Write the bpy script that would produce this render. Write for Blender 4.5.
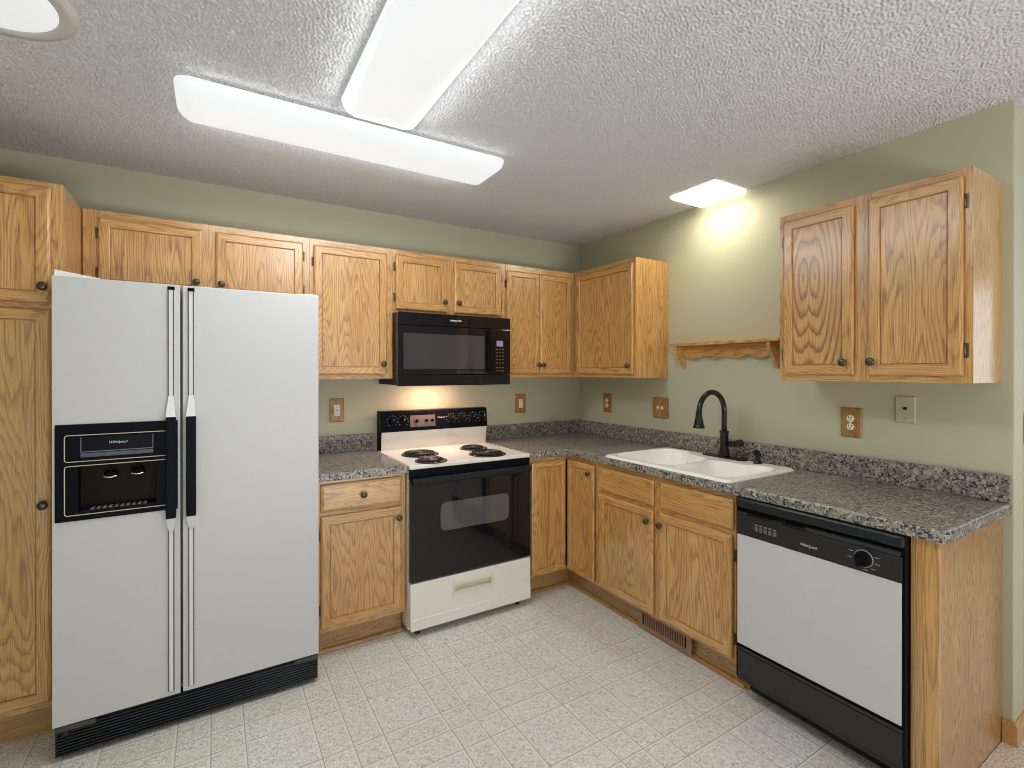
import bpy, bmesh, math, random
import numpy as np
from mathutils import Vector, Matrix
PI = math.pi
random.seed(7)
S = bpy.context.scene
COL = S.collection
for o in list(bpy.data.objects):
    bpy.data.objects.remove(o)

# ------------------------------------------------------------------ camera
cam = bpy.data.cameras.new('camera')
cam.sensor_width = 36.0
cam.lens = 489.086 / 1024 * 36.0
cam.shift_y = -(384 - 371.97) / 1024
cam.clip_start = 0.05
camo = bpy.data.objects.new('camera', cam)
camo.location = (-2.5677, -3.131, 1.4136)
camo.rotation_euler = (PI / 2 - 0.0015, 0.0, -0.5487)
COL.objects.link(camo)
S.camera = camo

# ------------------------------------------------------------------ world, exposure
W = bpy.data.worlds.new('world'); S.world = W; W.use_nodes = True
bg = W.node_tree.nodes['Background']
bg.inputs[0].default_value = (0.75, 0.86, 1.0, 1); bg.inputs[1].default_value = 1.2
S.view_settings.view_transform = 'Standard'
S.view_settings.look = 'None'
S.view_settings.exposure = -0.24
S.view_settings.gamma = 1.0
S.view_settings.use_curve_mapping = False
try:
    S.cycles.use_denoising = True
    S.cycles.filter_width = 1.0
    S.cycles.max_bounces = 10
    S.cycles.diffuse_bounces = 6
    S.cycles.sample_clamp_indirect = 6.0
    S.cycles.caustics_reflective = False
    S.cycles.caustics_refractive = False
except Exception:
    pass
LIGHT_SIDE = 1.0      # watts leaving each long side of a fluorescent diffuser
LIGHT_TUBE = 10.5     # watts of each fluorescent fixture
GLOW_TUBE = 0.94      # its diffuser
LIGHT_SINK = 3.8      # watts of the square fixture over the sink
GLOW_SINK = 4.5
LIGHT_DOME = 0.85      # round fixture
LIGHT_HOOD = 100.0     # lamp under the microwave
LIGHT_DAY = 4.0      # daylight through the patio door, watts
LIGHT_DAY2 = 8.0
LIGHT_DINING = 14.0    # warm ceiling lamp of the dining side
LIGHT_CEILING_FILL = 210.0   # added fill lamps outside the glass, aimed up to lift the ceiling

def area_light(name, loc, rot, sx, sy, power, col):
    L = bpy.data.lights.new(name, 'AREA'); L.shape = 'RECTANGLE'
    L.size = sx; L.size_y = sy; L.energy = power; L.color = col
    o = bpy.data.objects.new(name, L); o.location = loc; o.rotation_euler = rot
    COL.objects.link(o); return o
# outside the patio door in the rear wall (facing +y) and the dining window (facing -x)
area_light('daylight_patio', (-1.75, -5.42, 1.15), (PI / 2, 0, 0), 3.0, 1.9, LIGHT_DAY, (1.0, 0.98, 0.95))
area_light('ceiling_fill_rear', (-1.75, -6.0, -0.02), (PI * 0.80, 0, 0), 3.4, 1.0, LIGHT_CEILING_FILL, (1.0, 0.97, 0.93))  # unseen lamp added low outside, tilted up to brighten the ceiling
area_light('ceiling_fill_east', (3.3, -3.9, 0.3), (0, -PI * 0.80, 0), 1.0, 1.6, LIGHT_CEILING_FILL * 0.2, (1.0, 0.97, 0.93))  # weaker fill lamp added beyond the dining window, also for the ceiling
area_light('daylight_dining', (2.72, -3.9, 1.45), (PI / 2, 0, PI / 2), 1.5, 1.3, LIGHT_DAY2, (0.92, 0.96, 1.0))

area_light('dining_lamp', (1.4, -3.9, 2.2), (0, 0, 0), 0.4, 0.4, LIGHT_DINING, (1.0, 0.78, 0.5))

# ------------------------------------------------------------------ materials
def srgb(r, g, b):
    f = lambda c: (c / 12.92 if c <= 0.04045 else ((c + 0.055) / 1.055) ** 2.4)
    return (f(r / 255), f(g / 255), f(b / 255), 1)

def newmat(name):
    m = bpy.data.materials.new(name); m.use_nodes = True
    nt = m.node_tree
    return m, nt, nt.nodes['Principled BSDF']

def N(nt, t, **kw):
    n = nt.nodes.new(t)
    for k, v in kw.items():
        setattr(n, k, v)
    return n

def math_node(nt, op, a, b=None, clamp=False):
    n = nt.nodes.new('ShaderNodeMath'); n.operation = op; n.use_clamp = clamp
    for i, v in enumerate((a, b)):
        if v is None: continue
        if isinstance(v, (int, float)): n.inputs[i].default_value = v
        else: nt.links.new(v, n.inputs[i])
    return n.outputs[0]

def ramp(nt, fac, stops, interp='LINEAR'):
    r = nt.nodes.new('ShaderNodeValToRGB'); r.color_ramp.interpolation = interp
    e = r.color_ramp.elements
    while len(e) < len(stops): e.new(0.5)
    for i, (p, c) in enumerate(stops):
        e[i].position = p; e[i].color = c
    nt.links.new(fac, r.inputs[0]); return r.outputs[0]

def mixc(nt, fac, a, b, mode='MIX'):
    n = nt.nodes.new('ShaderNodeMix'); n.data_type = 'RGBA'; n.blend_type = mode
    for idx, v in ((0, fac), (6, a), (7, b)):
        if isinstance(v, (int, float)): n.inputs[idx].default_value = v
        elif isinstance(v, tuple): n.inputs[idx].default_value = v
        else: nt.links.new(v, n.inputs[idx])
    return n.outputs[2]

def noise(nt, vec, scale, detail=2, rough=0.5, dist=0.0):
    n = nt.nodes.new('ShaderNodeTexNoise')
    n.inputs['Scale'].default_value = scale; n.inputs['Detail'].default_value = detail
    n.inputs['Roughness'].default_value = rough; n.inputs['Distortion'].default_value = dist
    if vec is not None: nt.links.new(vec, n.inputs['Vector'])
    return n

def bump(nt, bsdf, height, strength, distance):
    b = nt.nodes.new('ShaderNodeBump'); b.inputs['Strength'].default_value = strength
    b.inputs['Distance'].default_value = distance
    nt.links.new(height, b.inputs['Height']); nt.links.new(b.outputs[0], bsdf.inputs['Normal'])

def plain(name, col, rough=0.5, metal=0.0, spec=0.5, emit=None, strength=0.0, noise_amt=0.04, coat=0.0):
    m, nt, b = newmat(name)
    b.inputs['Roughness'].default_value = rough; b.inputs['Metallic'].default_value = metal
    b.inputs['Specular IOR Level'].default_value = spec
    b.inputs['Coat Weight'].default_value = coat; b.inputs['Coat Roughness'].default_value = 0.05
    tc = N(nt, 'ShaderNodeTexCoord')
    n = noise(nt, tc.outputs['Object'], 35, 3)
    lo = tuple(c * (1 - noise_amt) for c in col[:3]) + (1,)
    hi = tuple(min(1, c * (1 + noise_amt)) for c in col[:3]) + (1,)
    nt.links.new(ramp(nt, n.outputs[0], [(0.3, lo), (0.7, hi)]), b.inputs['Base Color'])
    if emit:
        b.inputs['Emission Color'].default_value = emit; b.inputs['Emission Strength'].default_value = strength
    return m

OAK_L = srgb(221, 174, 106); OAK_M = srgb(206, 153, 82); OAK_D = srgb(136, 88, 34)

def oak(name, axis='z', cath=1.0, book=None, scale=1.0, tint=1.0, rough=0.36, coat=0.9):
    m, nt, b = newmat(name)
    tc = N(nt, 'ShaderNodeTexCoord'); oi = N(nt, 'ShaderNodeObjectInfo')
    sep = N(nt, 'ShaderNodeSeparateXYZ'); nt.links.new(tc.outputs['Object'], sep.inputs[0])
    X, Y, Z = sep.outputs
    if axis == 'x': X, Z = Z, X
    if axis == 'y': Y, Z = Z, Y
    if book:
        X = math_node(nt, 'ABSOLUTE', math_node(nt, 'SUBTRACT', X, book[0]))
    R = oi.outputs['Random']
    def vec(sx, sy, sz, off):
        c = N(nt, 'ShaderNodeCombineXYZ')
        o_ = math_node(nt, 'MULTIPLY', R, off)
        nt.links.new(math_node(nt, 'ADD', math_node(nt, 'MULTIPLY', X, sx), o_), c.inputs[0])
        nt.links.new(math_node(nt, 'MULTIPLY', Y, sy), c.inputs[1])
        nt.links.new(math_node(nt, 'ADD', math_node(nt, 'MULTIPLY', Z, sz), o_), c.inputs[2])
        return c.outputs[0]
    # growth-ring contours stretched along the grain
    ring = noise(nt, vec(8.5 * scale, 8.5 * scale, 0.95 * scale, 37.0), 1.0, 1.0, 0.45).outputs[0]
    wob = noise(nt, vec(60, 60, 7, 11.0), 1.0, 1.0).outputs[0]
    if book:
        dx = math_node(nt, 'DIVIDE', math_node(nt, 'SUBTRACT', X, 0.024), 0.019)
        dz = math_node(nt, 'DIVIDE', math_node(nt, 'SUBTRACT', Z, book[1]), 0.085)
        r2 = math_node(nt, 'SQRT', math_node(nt, 'ADD', math_node(nt, 'MULTIPLY', dx, dx), math_node(nt, 'MULTIPLY', dz, dz)))
        ring = math_node(nt, 'ADD', math_node(nt, 'MULTIPLY', r2, 0.3), math_node(nt, 'MULTIPLY', ring, 0.55))
    f = math_node(nt, 'ADD', math_node(nt, 'MULTIPLY', ring, 3.333 if book else 27.0), math_node(nt, 'MULTIPLY', wob, 0.5 if book else 1.0))
    fr = math_node(nt, 'FRACT', f)
    line = ramp(nt, fr, [(0.0, (0.1, 0.1, 0.1, 1)), (0.45, (0.06, 0.06, 0.06, 1)), (0.78, (0.7, 0.7, 0.7, 1)), (0.88, (0.95, 0.95, 0.95, 1)), (1.0, (0.1, 0.1, 0.1, 1))])
    pores = noise(nt, vec(360, 360, 8, 5.0), 1.0, 2.0, 0.6).outputs[0]
    pore = ramp(nt, pores, [(0.46, (0, 0, 0, 1)), (0.66, (1, 1, 1, 1))])
    broad = noise(nt, vec(7, 7, 0.8, 71.0), 1.0, 2.0).outputs[0]
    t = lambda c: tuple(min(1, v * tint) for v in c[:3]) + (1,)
    base = mixc(nt, ramp(nt, broad, [(0.3, (0, 0, 0, 1)), (0.7, (1, 1, 1, 1))]), t(OAK_L), t(OAK_M))
    amt = math_node(nt, 'MULTIPLY', line, 0.66 * cath)
    c1 = mixc(nt, amt, base, t(OAK_D))
    pamt = math_node(nt, 'MULTIPLY', pore, math_node(nt, 'ADD', math_node(nt, 'MULTIPLY', line, 0.45), 0.50))
    c2 = mixc(nt, pamt, c1, t(srgb(124, 80, 34)))
    nt.links.new(c2, b.inputs['Base Color'])
    b.inputs['Roughness'].default_value = rough
    b.inputs['Specular IOR Level'].default_value = 0.5
    b.inputs['Coat Weight'].default_value = coat; b.inputs['Coat Roughness'].default_value = 0.24; b.inputs['Coat IOR'].default_value = 1.75
    bump(nt, b, pore, 0.12, 0.0006)
    return m

OV = oak('oak_vertical', 'z', 0.75)
OH = oak('oak_horizontal', 'x', 0.75)
OY = oak('oak_depth', 'y', 0.6)
OP = oak('oak_panel', 'z', 1.0, scale=0.85)
OBOOK = oak('oak_bookmatched', 'z', 1.75, book=(0.114, 0.43))
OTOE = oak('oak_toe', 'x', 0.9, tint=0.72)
OPLATE = oak('oak_plate', 'z', 0.7, tint=0.66, coat=0.0)

def wall_mat(name, col):
    m, nt, b = newmat(name)
    tc = N(nt, 'ShaderNodeTexCoord')
    n = noise(nt, tc.outputs['Object'], 3, 3)
    nt.links.new(ramp(nt, n.outputs[0], [(0.3, tuple(c * .97 for c in col[:3]) + (1,)), (0.7, col)]), b.inputs['Base Color'])
    b.inputs['Roughness'].default_value = 0.55
    n2 = noise(nt, tc.outputs['Object'], 220, 3)
    bump(nt, b, n2.outputs[0], 0.12, 0.001)
    return m
SAGE = wall_mat('sage_paint', srgb(190, 191, 167))
GREY_PAINT = wall_mat('grey_paint', srgb(176, 172, 172))

def ceiling_mat():
    m, nt, b = newmat('popcorn_ceiling')
    tc = N(nt, 'ShaderNodeTexCoord')
    n1 = noise(nt, tc.outputs['Object'], 160, 3, 0.6)
    nt.links.new(ramp(nt, n1.outputs[0], [(0.35, srgb(204, 206, 210)), (0.65, srgb(228, 230, 234))]), b.inputs['Base Color'])
    b.inputs['Roughness'].default_value = 0.9
    b.inputs['Specular IOR Level'].default_value = 0.1
    bump(nt, b, n1.outputs[0], 0.35, 0.004)
    return m
CEIL = ceiling_mat()

def granite_mat():
    m, nt, b = newmat('speckled_laminate')
    tc = N(nt, 'ShaderNodeTexCoord')
    nz = noise(nt, tc.outputs['Object'], 60, 2)
    add = N(nt, 'ShaderNodeMix'); add.data_type = 'VECTOR'
    add.inputs[0].default_value = 0.012
    nt.links.new(tc.outputs['Object'], add.inputs[4]); nt.links.new(nz.outputs['Color'], add.inputs[5])
    def vor(sc):
        v = N(nt, 'ShaderNodeTexVoronoi'); v.inputs['Scale'].default_value = sc
        nt.links.new(add.outputs[1], v.inputs['Vector'])
        s = N(nt, 'ShaderNodeSeparateColor'); nt.links.new(v.outputs['Color'], s.inputs[0]); return s
    s1 = vor(85); s2 = vor(170)
    c1 = ramp(nt, s1.outputs[0], [(0.0, srgb(50, 52, 58)), (0.20, srgb(112, 110, 107)), (0.38, srgb(148, 144, 136)), (0.60, srgb(126, 115, 102)), (0.76, srgb(172, 168, 159)), (0.9, srgb(112, 112, 112))], 'CONSTANT')
    c2 = ramp(nt, s2.outputs[1], [(0.0, srgb(58, 59, 64)), (0.25, srgb(135, 131, 123)), (0.6, srgb(154, 149, 139)), (0.82, srgb(184, 180, 171))], 'CONSTANT')
    k = ramp(nt, s2.outputs[2], [(0.0, (0, 0, 0, 1)), (0.55, (1, 1, 1, 1))], 'CONSTANT')
    nt.links.new(mixc(nt, k, c1, c2), b.inputs['Base Color'])
    b.inputs['Roughness'].default_value = 0.32
    return m
GRANITE = granite_mat()

def floor_mat():
    m, nt, b = newmat('vinyl_tile_pattern')
    tc = N(nt, 'ShaderNodeTexCoord'); sep = N(nt, 'ShaderNodeSeparateXYZ')
    nt.links.new(tc.outputs['Object'], sep.inputs[0])
    P = 0.4605; A = 0.51     # share of the period taken by the big square
    def cell(c, off):
        u = math_node(nt, 'DIVIDE', math_node(nt, 'SUBTRACT', c, off), P)
        return math_node(nt, 'FRACT', math_node(nt, 'ADD', u, 50.0)), math_node(nt, 'FLOOR', math_node(nt, 'ADD', u, 50.0))
    fx, ix = cell(sep.outputs[0], -1.085)
    fy, iy = cell(sep.outputs[1], -1.256)
    def near(f, v, w):
        return math_node(nt, 'LESS_THAN', math_node(nt, 'ABSOLUTE', math_node(nt, 'SUBTRACT', f, v)), w)
    bigx = math_node(nt, 'LESS_THAN', fx, A); bigy = math_node(nt, 'LESS_THAN', fy, A)
    H = A + (1 - A) / 2
    halfx = math_node(nt, 'GREATER_THAN', fx, H); halfy = math_node(nt, 'GREATER_THAN', fy, H)
    big = math_node(nt, 'MULTIPLY', bigx, bigy)
    def lines(w):
        l = None
        for f in (fx, fy):
            for v in (0.0, 1.0, A, H):
                q = near(f, v, w)
                l = q if l is None else math_node(nt, 'MAXIMUM', l, q)
        return l
    wl = 0.0105
    light_line = lines(wl)
    dl = None
    for f in (fx, fy):
        for v in (0.0 + wl, A + wl, H + wl * 0.8):
            q = near(f, v, 0.004)
            dl = q if dl is None else math_node(nt, 'MAXIMUM', dl, q)
    # inner frame line of the big squares
    inner = None
    for f in (fx, fy):
        for v in (0.035, A - 0.035):
            q = near(f, v, 0.004)
            inner = q if inner is None else math_node(nt, 'MAXIMUM', inner, q)
    inner = math_node(nt, 'MULTIPLY', inner, big)
    # id per cell -> tone
    cx = math_node(nt, 'ADD', math_node(nt, 'ADD', math_node(nt, 'MULTIPLY', ix, 3), bigx), math_node(nt, 'MULTIPLY', halfx, 2))
    cy = math_node(nt, 'ADD', math_node(nt, 'ADD', math_node(nt, 'MULTIPLY', iy, 3), bigy), math_node(nt, 'MULTIPLY', halfy, 2))
    cv = N(nt, 'ShaderNodeCombineXYZ'); nt.links.new(cx, cv.inputs[0]); nt.links.new(cy, cv.inputs[1])
    wn = N(nt, 'ShaderNodeTexWhiteNoise'); nt.links.new(cv.outputs[0], wn.inputs['Vector'])
    tone = ramp(nt, wn.outputs['Value'], [(0.0, srgb(231, 230, 226)), (0.35, srgb(229, 227, 221)), (0.7, srgb(226, 223, 213)), (1.0, srgb(231, 230, 226))])
    tone = mixc(nt, big, tone, srgb(228, 227, 224))
    n1 = noise(nt, tc.outputs['Object'], 85, 4, 0.72, 1.4).outputs[0]
    mott = ramp(nt, n1, [(0.38, (0.58, 0.58, 0.565, 1)), (0.47, (0.97, 0.97, 0.965, 1)), (0.62, (1.2, 1.2, 1.2, 1))])
    n2 = noise(nt, tc.outputs['Object'], 170, 3, 0.6).outputs[0]
    fine = ramp(nt, n2, [(0.38, (0.72, 0.72, 0.71, 1)), (0.6, (1.08, 1.08, 1.08, 1))])
    c = mixc(nt, 1.0, tone, mott, 'MULTIPLY'); c = mixc(nt, 0.8, c, fine, 'MULTIPLY')
    c = mixc(nt, math_node(nt, 'MULTIPLY', light_line, 0.75), c, srgb(234, 232, 227))
    c = mixc(nt, math_node(nt, 'MULTIPLY', inner, 0.45), c, srgb(230, 228, 222))
    c = mixc(nt, math_node(nt, 'MULTIPLY', dl, 0.75), c, srgb(142, 139, 132))
    nt.links.new(c, b.inputs['Base Color'])
    b.inputs['Roughness'].default_value = 0.42
    bump(nt, b, n1, 0.15, 0.002)
    return m
VINYL = floor_mat()

def carpet_mat():
    m, nt, b = newmat('carpet_pile')
    tc = N(nt, 'ShaderNodeTexCoord')
    n = noise(nt, tc.outputs['Object'], 140, 3, 0.7)
    nt.links.new(ramp(nt, n.outputs[0], [(0.33, srgb(170, 150, 134)), (0.48, srgb(240, 228, 216)), (0.65, srgb(250, 243, 235))]), b.inputs['Base Color'])
    b.inputs['Roughness'].default_value = 1.0
    bump(nt, b, n.outputs[0], 0.6, 0.012)
    return m
CARPET = carpet_mat()

APPL = plain('appliance_white', srgb(202, 203, 204), 0.38, noise_amt=0.01)
BISQ = plain('stove_enamel', srgb(232, 231, 225), 0.22, noise_amt=0.01)
TRIMW = plain('white_plastic', srgb(232, 232, 230), 0.4, noise_amt=0.01)
BEIGE = plain('cream_plastic', srgb(226, 218, 196), 0.4, noise_amt=0.01)
BLACKG = plain('black_glass', (0.006, 0.006, 0.008, 1), 0.04, noise_amt=0.0)
BLACKP = plain('black_plastic', (0.006, 0.007, 0.010, 1), 0.34, noise_amt=0.05, spec=0.04)
BLACKS = plain('black_gloss', (0.012, 0.014, 0.019, 1), 0.28, noise_amt=0.05, spec=0.35)
BLACKM = plain('black_matte', (0.010, 0.010, 0.011, 1), 0.6, noise_amt=0.05)
NAVY = plain('dark_panel', (0.007, 0.009, 0.015, 1), 0.35, noise_amt=0.05, spec=0.06)
MWWIN = plain('microwave_window', (0.04, 0.039, 0.041, 1), 0.05, noise_amt=0.0, spec=1.0)
OVWIN = plain('oven_window', (0.085, 0.086, 0.09, 1), 0.04, noise_amt=0.0, spec=0.8)
BROWN = plain('dark_brown_plastic', (0.010, 0.006, 0.004, 1), 0.45, spec=0.1)
CHROME = plain('chrome', (0.75, 0.76, 0.78, 1), 0.18, metal=1.0)
GREYM = plain('grey_trim', srgb(128, 128, 130), 0.4)
GREYP = plain('grey_plate', srgb(104, 97, 90), 0.4)
CREAML = plain('cream_line', srgb(205, 190, 165), 0.4)
BRONZE = plain('bronze', (0.10, 0.082, 0.062, 1), 0.3, metal=0.8, noise_amt=0.2)
HINGE = plain('hinge_metal', (0.17, 0.13, 0.085, 1), 0.35, metal=0.8, noise_amt=0.2)
FAUC = plain('faucet_bronze', (0.018, 0.018, 0.022, 1), 0.25, metal=0.4, noise_amt=0.2)
COIL = plain('burner_coil', (0.012, 0.012, 0.013, 1), 0.45)
PAN = plain('drip_pan', (0.02, 0.02, 0.022, 1), 0.25)
SINKM = plain('sink_enamel', srgb(250, 250, 249), 0.2, noise_amt=0.005)
REGM = plain('register_brown', srgb(150, 116, 92), 0.45)
DARK = plain('dark_void', (0.008, 0.008, 0.008, 1), 0.9)
IVORY = plain('ivory_plastic', srgb(236, 230, 208), 0.35)
PLATEW = plain('painted_plate', srgb(184, 183, 158), 0.55, noise_amt=0.01)
PRINT = plain('white_print', srgb(215, 215, 212), 0.5, noise_amt=0.0)
FRAMEW = plain('white_frame', srgb(235, 235, 232), 0.4)
def emitter(name, col, s):
    return plain(name, (0.22, 0.22, 0.22, 1), 0.35, emit=col, strength=s, noise_amt=0.0)
E_TUBE = emitter('fluorescent_diffuser', (0.96, 0.985, 1.0, 1), GLOW_TUBE)
E_SINK = emitter('square_diffuser', (1.0, 0.93, 0.76, 1), GLOW_SINK)
E_DOME = emitter('dome_diffuser', (0.95, 0.98, 1.0, 1), LIGHT_DOME)
E_HOOD = emitter('hood_lamp', (1.0, 0.60, 0.42, 1), LIGHT_HOOD)
E_DISP = emitter('clock_display', (0.40, 0.34, 0.95, 1), 0.16)
def glass_mat():
    m = bpy.data.materials.new('pane_glass'); m.use_nodes = True; nt = m.node_tree
    out = nt.nodes['Material Output']; nt.nodes.remove(nt.nodes['Principled BSDF'])
    t = N(nt, 'ShaderNodeBsdfTransparent'); g = N(nt, 'ShaderNodeBsdfGlossy'); g.inputs['Roughness'].default_value = 0.02
    x = N(nt, 'ShaderNodeMixShader'); x.inputs[0].default_value = 0.08
    nt.links.new(t.outputs[0], x.inputs[1]); nt.links.new(g.outputs[0], x.inputs[2]); nt.links.new(x.outputs[0], out.inputs[0])
    return m
GLASS = glass_mat()

# ------------------------------------------------------------------ mesh helpers
class MB:
    def __init__(s): s.bm = bmesh.new()
    def _fin(s, before, mat, smooth=False):
        for f in s.bm.faces:
            if f not in before:
                f.material_index = mat; f.smooth = smooth
    def box(s, x0, x1, y0, y1, z0, z1, mat=0, bev=0.0, seg=2):
        x0, x1 = min(x0, x1), max(x0, x1); y0, y1 = min(y0, y1), max(y0, y1); z0, z1 = min(z0, z1), max(z0, z1)
        b = set(s.bm.faces)
        vs = [s.bm.verts.new((x, y, z)) for x in (x0, x1) for y in (y0, y1) for z in (z0, z1)]
        q = [(0, 1, 3, 2), (4, 6, 7, 5), (0, 4, 5, 1), (2, 3, 7, 6), (0, 2, 6, 4), (1, 5, 7, 3)]
        fs = [s.bm.faces.new([vs[i] for i in f]) for f in q]
        if bev > 0:
            es = list({e for f in fs for e in f.edges})
            bmesh.ops.bevel(s.bm, geom=es, offset=bev, segments=seg, affect='EDGES', profile=0.6)
        s._fin(b, mat); return s
    def rings(s, loops, mat=0, smooth=False, cap0=True, cap1=True, close=True):
        """loops: equal-length lists of points, joined in order"""
        b = set(s.bm.faces)
        L = [[s.bm.verts.new(p) for p in lp] for lp in loops]
        n = len(L[0])
        for a, c in zip(L, L[1:]):
            for i in range(n if close else n - 1):
                j = (i + 1) % n
                try: s.bm.faces.new((a[i], a[j], c[j], c[i]))
                except ValueError: pass
        if cap0: s.bm.faces.new(list(reversed(L[0])))
        if cap1: s.bm.faces.new(L[-1])
        s._fin(b, mat, smooth)
        return s
    def lathe(s, prof, origin=(0, 0, 0), axis='z', n=24, mat=0, smooth=True, cap0=True, cap1=True):
        """prof: list of (radius, height along axis)"""
        ox, oy, oz = origin; loops = []
        for r, h in prof:
            lp = []
            for i in range(n):
                a = 2 * PI * i / n; u, v = r * math.cos(a), r * math.sin(a)
                if axis == 'z': lp.append((ox + u, oy + v, oz + h))
                elif axis == 'y': lp.append((ox + u, oy - h, oz + v))      # h goes towards -y (front)
                else: lp.append((ox + h, oy + u, oz + v))
            loops.append(lp)
        return s.rings(loops, mat, smooth, cap0, cap1)
    def tube(s, pts, rad, n=14, mat=0, smooth=True):
        pts = [Vector(p) for p in pts]; loops = []
        up = Vector((0, 0, 1)); prev = None
        for i, p in enumerate(pts):
            t = (pts[min(i + 1, len(pts) - 1)] - pts[max(i - 1, 0)]).normalized()
            if prev is None:
                a = t.cross(up) if abs(t.dot(up)) < 0.95 else t.cross(Vector((1, 0, 0)))
            else: a = prev - t * prev.dot(t)
            a.normalize(); prev = a; c = t.cross(a)
            r = rad[i] if isinstance(rad, (list, tuple)) else rad
            loops.append([tuple(p + a * r * math.cos(2 * PI * k / n) + c * r * math.sin(2 * PI * k / n)) for k in range(n)])
        return s.rings(loops, mat, smooth)
    def prism(s, poly, axis, a, b, mat=0, smooth=False):
        """poly in the two other axes (x,z for 'y'; y,z for 'x'; x,y for 'z'), extruded a..b"""
        def P(u, v, w):
            return (u, w, v) if axis == 'y' else ((w, u, v) if axis == 'x' else (u, v, w))
        return s.rings([[P(u, v, a) for u, v in poly], [P(u, v, b) for u, v in poly]], mat, smooth)
    def build(s, name, mats, parent=None, loc=(0, 0, 0), rotz=0.0, label=None):
        bmesh.ops.recalc_face_normals(s.bm, faces=s.bm.faces)
        me = bpy.data.meshes.new(name); s.bm.to_mesh(me); s.bm.free()
        for m in (mats if isinstance(mats, (list, tuple)) else [mats]): me.materials.append(m)
        o = bpy.data.objects.new(name, me); COL.objects.link(o)
        o.location = loc; o.rotation_euler = (0, 0, rotz)
        if parent: o.parent = parent
        if label: o['label'] = label
        return o

def thing(name, label, cat, loc=(0, 0, 0), rotz=0.0, group=None):
    o = bpy.data.objects.new(name, None); o.empty_display_size = 0.05
    COL.objects.link(o); o.location = loc; o.rotation_euler = (0, 0, rotz)
    return tag(o, label, cat, group)
def tag(o, label, cat, group=None):
    o['label'] = label; o['category'] = cat
    if group: o['group'] = group
    return o
def struct(o, label, cat):
    o['kind'] = 'structure'; o['label'] = label; o['category'] = cat; return o

def rrect(x0, x1, z0, z1, r, n=6):
    pts = []
    for cx, cz, a0 in ((x1 - r, z0 + r, -PI / 2), (x1 - r, z1 - r, 0), (x0 + r, z1 - r, PI / 2), (x0 + r, z0 + r, PI)):
        for i in range(n + 1):
            a = a0 + PI / 2 * i / n; pts.append((cx + r * math.cos(a), cz + r * math.sin(a)))
    return pts

def lettering(body, size, mat, parent, loc, name='lettering', shear=0.0, rot=(PI / 2, 0, 0), bold=0.0):
    cu = bpy.data.curves.new(name, 'FONT'); cu.body = body; cu.size = size
    cu.align_x = 'CENTER'; cu.align_y = 'CENTER'; cu.extrude = 0.0004; cu.shear = shear; cu.offset = bold
    t = bpy.data.objects.new('tmp_text', cu); COL.objects.link(t)
    bpy.context.view_layer.update()
    me = bpy.data.meshes.new_from_object(t.evaluated_get(bpy.context.evaluated_depsgraph_get()))
    bpy.data.objects.remove(t)
    me.materials.clear(); me.materials.append(mat)
    o = bpy.data.objects.new(name, me); COL.objects.link(o)
    o.location = loc; o.rotation_euler = rot
    if parent: o.parent = parent
    return o

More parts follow.
